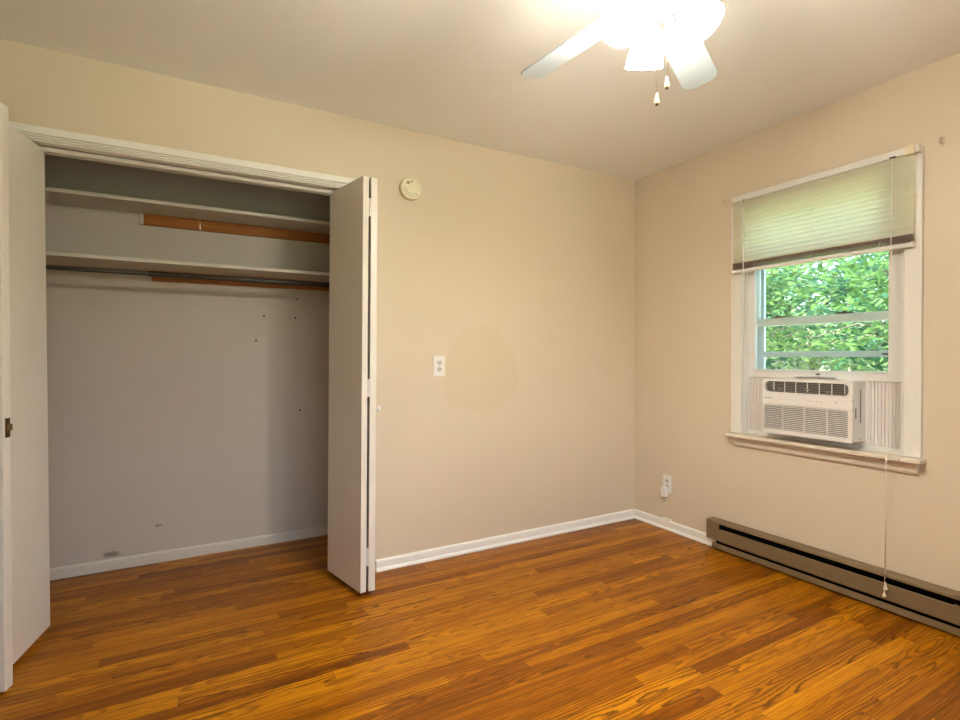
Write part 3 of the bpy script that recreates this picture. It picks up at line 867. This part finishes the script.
# ------------------------------------------------------------------ outlets
def outlet(label, mx, loc):
    t = thing('wall_outlet', label, 'outlet', loc)
    bm = bmesh.new()
    bx = add_box(bm, -0.036, 0.036, -0.059, 0.059, 0, 0.005, mx=mx)
    link('cover_plate', tomesh(bm, 'cover_plate'), M['ivory'], t, bevel=0.002)
    for s in (1, -1):
        bm = bmesh.new()
        pts = []
        for k in range(24):
            a = 2*pi*k/24
            pts.append((0.0165*cos(a), max(-0.0125, min(0.0125, 0.0165*sin(a)))))
        add_prism(bm, pts, 0.004, 0.0068, lambda p, q: mx @ Vector((p[0], p[1]+s*0.0195, q)))
        rc = link('receptacle', tomesh(bm, 'receptacle'), plain('receptacle_face', (0.60, 0.58, 0.54), 0.4), t)
        bm = bmesh.new()
        add_box(bm, -0.0085, -0.0055, s*0.0195-0.001, s*0.0195+0.0085, 0.0066, 0.0074, mx=mx)
        add_box(bm, 0.0055, 0.0080, s*0.0195-0.001, s*0.0195+0.0075, 0.0066, 0.0074, mx=mx)
        add_box(bm, -0.0026, 0.0026, s*0.0195-0.0095, s*0.0195-0.0045, 0.0066, 0.0074, mx=mx)
        link('slots', tomesh(bm, 'slots'), M['slot'], rc)
    lathe('plate_screw', [(0.003, 0.004), (0.003, 0.0062), (0, 0.0066)], mx, M['chain'], t, seg=10)
    return t
ml = T((-1.558, 0, 1.115)) @ RX(pi/2)
outlet('white duplex outlet at mid height on the wall beside the closet', ml, (-1.558, 0, 1.115))
mr = T((0, -0.300, 0.308)) @ RZ(-pi/2) @ RX(pi/2)
outlet('white outlet low on the window wall near the corner, adapter plugged in', mr, (0, -0.300, 0.308))
pa = thing('plug_adapter', 'small white plug adapter in the low outlet near the corner', 'plug adapter', (-0.0068, -0.285, 0.285))
bm = bmesh.new()
add_prism(bm, [(-0.016, -0.050), (0.014, -0.050), (0.018, -0.044), (0.020, 0.006), (0.014, 0.014), (-0.014, 0.014), (-0.020, 0.006), (-0.019, -0.046)], 0.0078, 0.036,
          lambda p, q: mr @ Vector((p[0]-0.008, p[1]-0.036, q)))
link('adapter_body', tomesh(bm, 'adapter_body'), M['ivory'], pa, bevel=0.002)
bm = bmesh.new()
add_box(bm, -0.012, 0.0, -0.094, -0.085, 0.012, 0.028, mx=mr)
link('adapter_foot', tomesh(bm, 'adapter_foot'), M['mark'], pa, bevel=0.001)
# painted-over cable stub on the baseboard under that outlet
bm = bmesh.new()
add_box(bm, -0.013, -0.0005, -0.335, -0.262, 0.0615, 0.074)
tag(link('cable_clip', tomesh(bm, 'cable_clip'), M['base'], None, bevel=0.004, seg=3), 'small painted lump on the baseboard under the corner outlet', 'cable clip')

# curtain-rod hooks left on the wall
def hook(y, z, label):
    t = thing('curtain_hook', label, 'wall hook', (0, y, z), 'curtain hooks by the window')
    boxes('mount_plate', [(-0.003, 0, y-0.008, y+0.008, z-0.020, z+0.020)], M['wall'], t, bevel=0.001)
    tube('hook_arm', [(-0.002, y, z+0.012), (-0.020, y, z+0.010), (-0.026, y, z+0.002), (-0.024, y, z-0.008), (-0.016, y, z-0.012)], 0.0024, M['wall'], t, seg=6)
hook(-1.764, 2.092, 'painted-over curtain hook on wall near the cream bracket end of the blind')
hook(-0.728, 2.093, 'painted-over curtain hook on wall between the room corner and the blind')

# ------------------------------------------------------------------ ceiling fan
FX, FY = -1.729, -1.757
fan = thing('ceiling_fan', 'white ceiling fan with lit frosted lamp shades hanging from the ceiling', 'ceiling fan', (FX, FY, H))
fm = T((FX, FY, 0))
lathe('motor_housing', [(0.075, H), (0.085, 2.405), (0.105, 2.38), (0.125, 2.33), (0.128, 2.25), (0.115, 2.20), (0.085, 2.185), (0, 2.185)], fm, M['fan'], fan, seg=40)
lathe('switch_housing', [(0.060, 2.185), (0.064, 2.17), (0.064, 2.115), (0.050, 2.095), (0.030, 2.085), (0.010, 2.080), (0, 2.080)], fm, M['fan'], fan, seg=32)
BZ = 2.149
def blade(az, droop=0.0):
    ang = pi/2-az
    base = T((FX, FY, BZ)) @ RZ(ang)
    base = base @ RY(radians(droop))
    pm = base @ RX(radians(-12))
    bm = bmesh.new()
    r0, r1, w0, w1 = 0.16, 0.530, 0.048, 0.058
    top = []
    pts = [(r0, -w0), (r0+0.02, -w0-0.003)]
    pts += [(r1-0.035, -w1), (r1-0.010, -w1+0.010), (r1, -w1+0.028), (r1, w1-0.028), (r1-0.010, w1-0.010), (r1-0.035, w1), (r0+0.02, w0+0.003), (r0, w0)]
    add_prism(bm, pts, -0.003, 0.003, lambda p, t: pm @ Vector((p[0], p[1], t)))
    b = link('blade', tomesh(bm, 'blade'), M['blade'], fan, bevel=0.001)
    bm = bmesh.new()
    add_prism(bm, [(0.10, -0.014), (0.15, -0.012), (0.19, -0.030), (0.225, -0.026), (0.235, 0.0), (0.225, 0.026), (0.19, 0.030), (0.15, 0.012), (0.10, 0.014)], -0.0075, -0.0035,
              lambda p, t: pm @ Vector((p[0], p[1], t)))
    add_box(bm, 0.08, 0.125, -0.013, 0.013, -0.004, 0.030, mx=base)
    link('blade_iron', tomesh(bm, 'blade_iron'), M['fan'], b, bevel=0.001)
for k in range(5):
    blade(radians((-4.5, 65, 137.5, 209.5, 281.5)[k]), (-1.0, 2.6, 0.5, 0.5, 0.5)[k])
shade_prof = [(0.020, 0.0), (0.026, -0.004), (0.029, -0.014), (0.034, -0.028), (0.043, -0.055), (0.051, -0.085), (0.0555, -0.108), (0.0565, -0.118), (0.0545, -0.118), (0.049, -0.086), (0.041, -0.056), (0.031, -0.028), (0.026, -0.014)]
shade_prof = [(r*0.93, z*0.96) for r, z in shade_prof]
for az in (34, 154, 274):
    a = pi/2-radians(az)
    tilt = radians(34)
    d = Vector((cos(a), sin(a), 0))
    elbow = Vector((FX, FY, 2.113))+d*0.062
    m = T(elbow) @ RZ(a) @ RY(-tilt)
    arm = tube('lamp_arm', [Vector((FX, FY, 2.125))+d*0.045, Vector((FX, FY, 2.122))+d*0.062, elbow+d*0.004], 0.010, M['fan'], fan, seg=10)
    lathe('fitter', [(0.0, 0.010), (0.022, 0.008), (0.029, 0.0), (0.029, -0.016), (0.026, -0.016)], m, M['fan'], arm, seg=24, close_ends=False)
    lathe('lamp_shade', shade_prof, m @ T((0, 0, -0.004)), M['lamp'], fan, seg=32, close_ends=False)
    lathe('light_bulb', [(0.0, -0.022), (0.012, -0.023), (0.013, -0.036), (0.018, -0.046), (0.0225, -0.060), (0.0215, -0.073), (0.014, -0.083), (0.0, -0.087)], m, M['bulb'], fan, seg=18)
lathe('chain_outlet', [(0.0, 0.012), (0.007, 0.010), (0.009, 0.004), (0.007, -0.004), (0.003, -0.008), (0, -0.008)], T((FX-0.005, FY-0.012, 2.088)), M['nickel'], fan, seg=14)
def pull(x, y, z0, z1):
    bm = bmesh.new()
    add_tube(bm, [(x, y, z0), (x, y, z1+0.030)], 0.0012, 6)
    n = int((z0-z1-0.03)/0.006)
    ch = link('pull_chain', tomesh(bm, 'pull_chain'), M['chain'], fan, smooth=True)
    lathe('chain_pull', [(0, 0.030), (0.003, 0.029), (0.0035, 0.022), (0.0065, 0.008), (0.0068, 0.002), (0.004, 0), (0, 0)], T((x, y, z1)), M['woodbead'], ch, seg=14)
    lathe('pull_tip', [(0.0042, 0.001), (0.0042, -0.003), (0.0, -0.004)], T((x, y, z1)), M['slot'], ch, seg=10)
pull(FX-0.006, FY-0.013, 2.085, 1.842)
pull(FX+0.017, FY-0.026, 2.12, 1.885)

# ------------------------------------------------------------------ outside: lawn, trees and shrubs
bm = bmesh.new()
N = 40
grid = [[bm.verts.new((-10+70*i/N, -40+80*j/N, -0.75+0.08*sin(i*1.3)*cos(j*0.9)-0.02*i*0.2)) for j in range(N+1)] for i in range(N+1)]
for i in range(N):
    for j in range(N):
        bm.faces.new((grid[i][j], grid[i+1][j], grid[i+1][j+1], grid[i][j+1]))
structure(link('ground', tomesh(bm, 'ground'), M['lawn'], None, smooth=True))
structure(boxes('added_bounce_slab', [(-9, 6, -9.5, -4.2, -0.9, -0.55)], paint('pale_bounce_slab', (0.66, 0.64, 0.58), 0.8, 0.08, 0.1, 3.0, 0.2)))  # pale slab added out of view to bounce sunlight up to the ceiling
structure(boxes('wall_outside', [(0.0, 0.14, YF-0.1, CB+0.1, -1.0, -0.08)], M['plaster']))

def leaves_mesh(name, centres, normals_jit, size, mat, parent):
    n = len(centres)
    c = np.asarray(centres)
    a = rng.uniform(0, 2*pi, n)
    tilt = rng.normal(0, normals_jit, (n, 2))
    u = np.stack([np.cos(a), np.sin(a), tilt[:, 0]-0.25], 1)
    u /= np.linalg.norm(u, axis=1)[:, None]
    w = np.stack([-np.sin(a), np.cos(a), tilt[:, 1]], 1)
    w /= np.linalg.norm(w, axis=1)[:, None]
    s = size*rng.uniform(0.6, 1.3, n)[:, None]
    nrm = np.cross(u, w)
    P = np.stack([c-u*s*0.6, c+w*s*0.42-nrm*s*0.1, c+u*s*0.7, c-w*s*0.42-nrm*s*0.1], 1).reshape(-1, 3)
    idx = np.arange(n)*4
    F = np.concatenate([np.stack([idx, idx+1, idx+2], 1), np.stack([idx, idx+2, idx+3], 1)], 0)
    me = bpy.data.meshes.new(name)
    me.from_pydata(P.tolist(), [], F.tolist())
    me.update()
    return link(name, me, mat, parent)

def tree(name, label, cat, x, y, zc, rx, rz, nleaf, size, mat, trunk_r, group=None, gaps=1.0, seed=0):
    r_ = random.Random(seed)
    gz = -0.78
    t = thing(name, label, cat, (x, y, gz), group)
    bm = bmesh.new()
    tips = []
    add_tube(bm, [(x, y, gz), (x+0.05, y-0.03, gz+(zc-gz)*0.4), (x, y+0.06, zc), (x+0.1, y, zc+rz*0.7)], [trunk_r*1.3, trunk_r, trunk_r*0.7, trunk_r*0.2], 8)
    nb = 13 if trunk_r > 0.05 else 7
    for k in range(nb):
        a = 2*pi*k/nb+r_.uniform(-0.4, 0.4)
        zb = gz+(zc-gz)*r_.uniform(0.45, 1.15)
        ln = rx*r_.uniform(0.6, 0.95)
        p0 = Vector((x, y, zb)); dz = r_.uniform(-0.05, 0.45)
        p1 = p0+Vector((cos(a)*ln*0.5, sin(a)*ln*0.5, ln*0.5*dz+0.12*ln))
        p2 = p0+Vector((cos(a+0.15)*ln, sin(a+0.15)*ln, ln*dz))
        add_tube(bm, [p0, p1, p2], [trunk_r*0.5, trunk_r*0.3, trunk_r*0.08], 6)
        tips += [p1, p2, (p1+p2)/2]
        for q in range(3):
            b = a+r_.uniform(-0.9, 0.9)
            p3 = p1.lerp(p2, r_.random())
            p4 = p3+Vector((cos(b)*ln*0.4, sin(b)*ln*0.4, ln*r_.uniform(-0.15, 0.25)))
            add_tube(bm, [p3, p4], [trunk_r*0.18, trunk_r*0.05], 5)
            tips.append(p4)
    link('branches', tomesh(bm, 'branches'), M['bark'], t, smooth=True)
    # leaf sprays gathered in clumps around branch tips and through the crown
    ncl = 150
    cl = []
    for k in range(ncl):
        if k < len(tips) and k % 2 == 0:
            c = np.array(tips[k])
        else:
            d = rng.normal(0, 1, 3); d /= np.linalg.norm(d)
            q = rng.uniform(0.35, 1.0)**0.5
            c = np.array([x+d[0]*rx*q, y+d[1]*rx*q, zc+d[2]*rz*q])
        cl.append(c)
    cl = np.array(cl)
    ids = rng.integers(0, ncl, nleaf)
    spread = np.array([0.20*rx, 0.20*rx, 0.055*rz])*gaps
    pts = cl[ids]+rng.normal(0, 1, (nleaf, 3))*spread
    pts[:, 2] = np.maximum(pts[:, 2], gz+0.05)
    leaves_mesh('foliage', pts, 0.45, size, mat, t)
    return t

tree('maple_tree', 'leafy green maple beyond the window, boughs over the far corner side of the glass', 'tree', 6.6, 4.7, 2.8, 2.3, 2.2, 6500, 0.115, M['leafa'], 0.09, seed=1)
tree('maple_tree', 'leafy maple beyond the window whose thin branch slants over the lower casing side', 'tree', 7.0, -0.1, 2.6, 2.4, 2.2, 7000, 0.115, M['leafa'], 0.09, seed=9)
tree('broadleaf_tree', 'dark bluish green tree farther beyond the window, behind the maples', 'tree', 12.4, 8.4, 2.8, 2.4, 2.6, 8000, 0.17, M['leafb'], 0.12, seed=2)
tree('broadleaf_tree', 'dark dense tree beyond the window, seen above the air conditioner vent', 'tree', 13.2, 3.1, 2.6, 2.4, 2.4, 8000, 0.17, M['leafb'], 0.10, seed=3)
tree('pale_tree', 'pale yellow-green tree far beyond the window behind the others', 'tree', 20.0, 9.6, 3.2, 3.6, 3.6, 8000, 0.22, M['leafc'], 0.12, seed=4)
tree('leafy_shrub', 'pale leafy shrub low beyond the window above the sash rail', 'shrub', 4.0, 0.9, 0.55, 0.7, 0.5, 1500, 0.06, M['leafc'], 0.025, seed=5)
tree('leafy_shrub', 'green leafy shrub low beyond the window near the storm clip', 'shrub', 3.6, -0.9, 0.5, 0.7, 0.6, 1500, 0.07, M['leafa'], 0.025, seed=6)
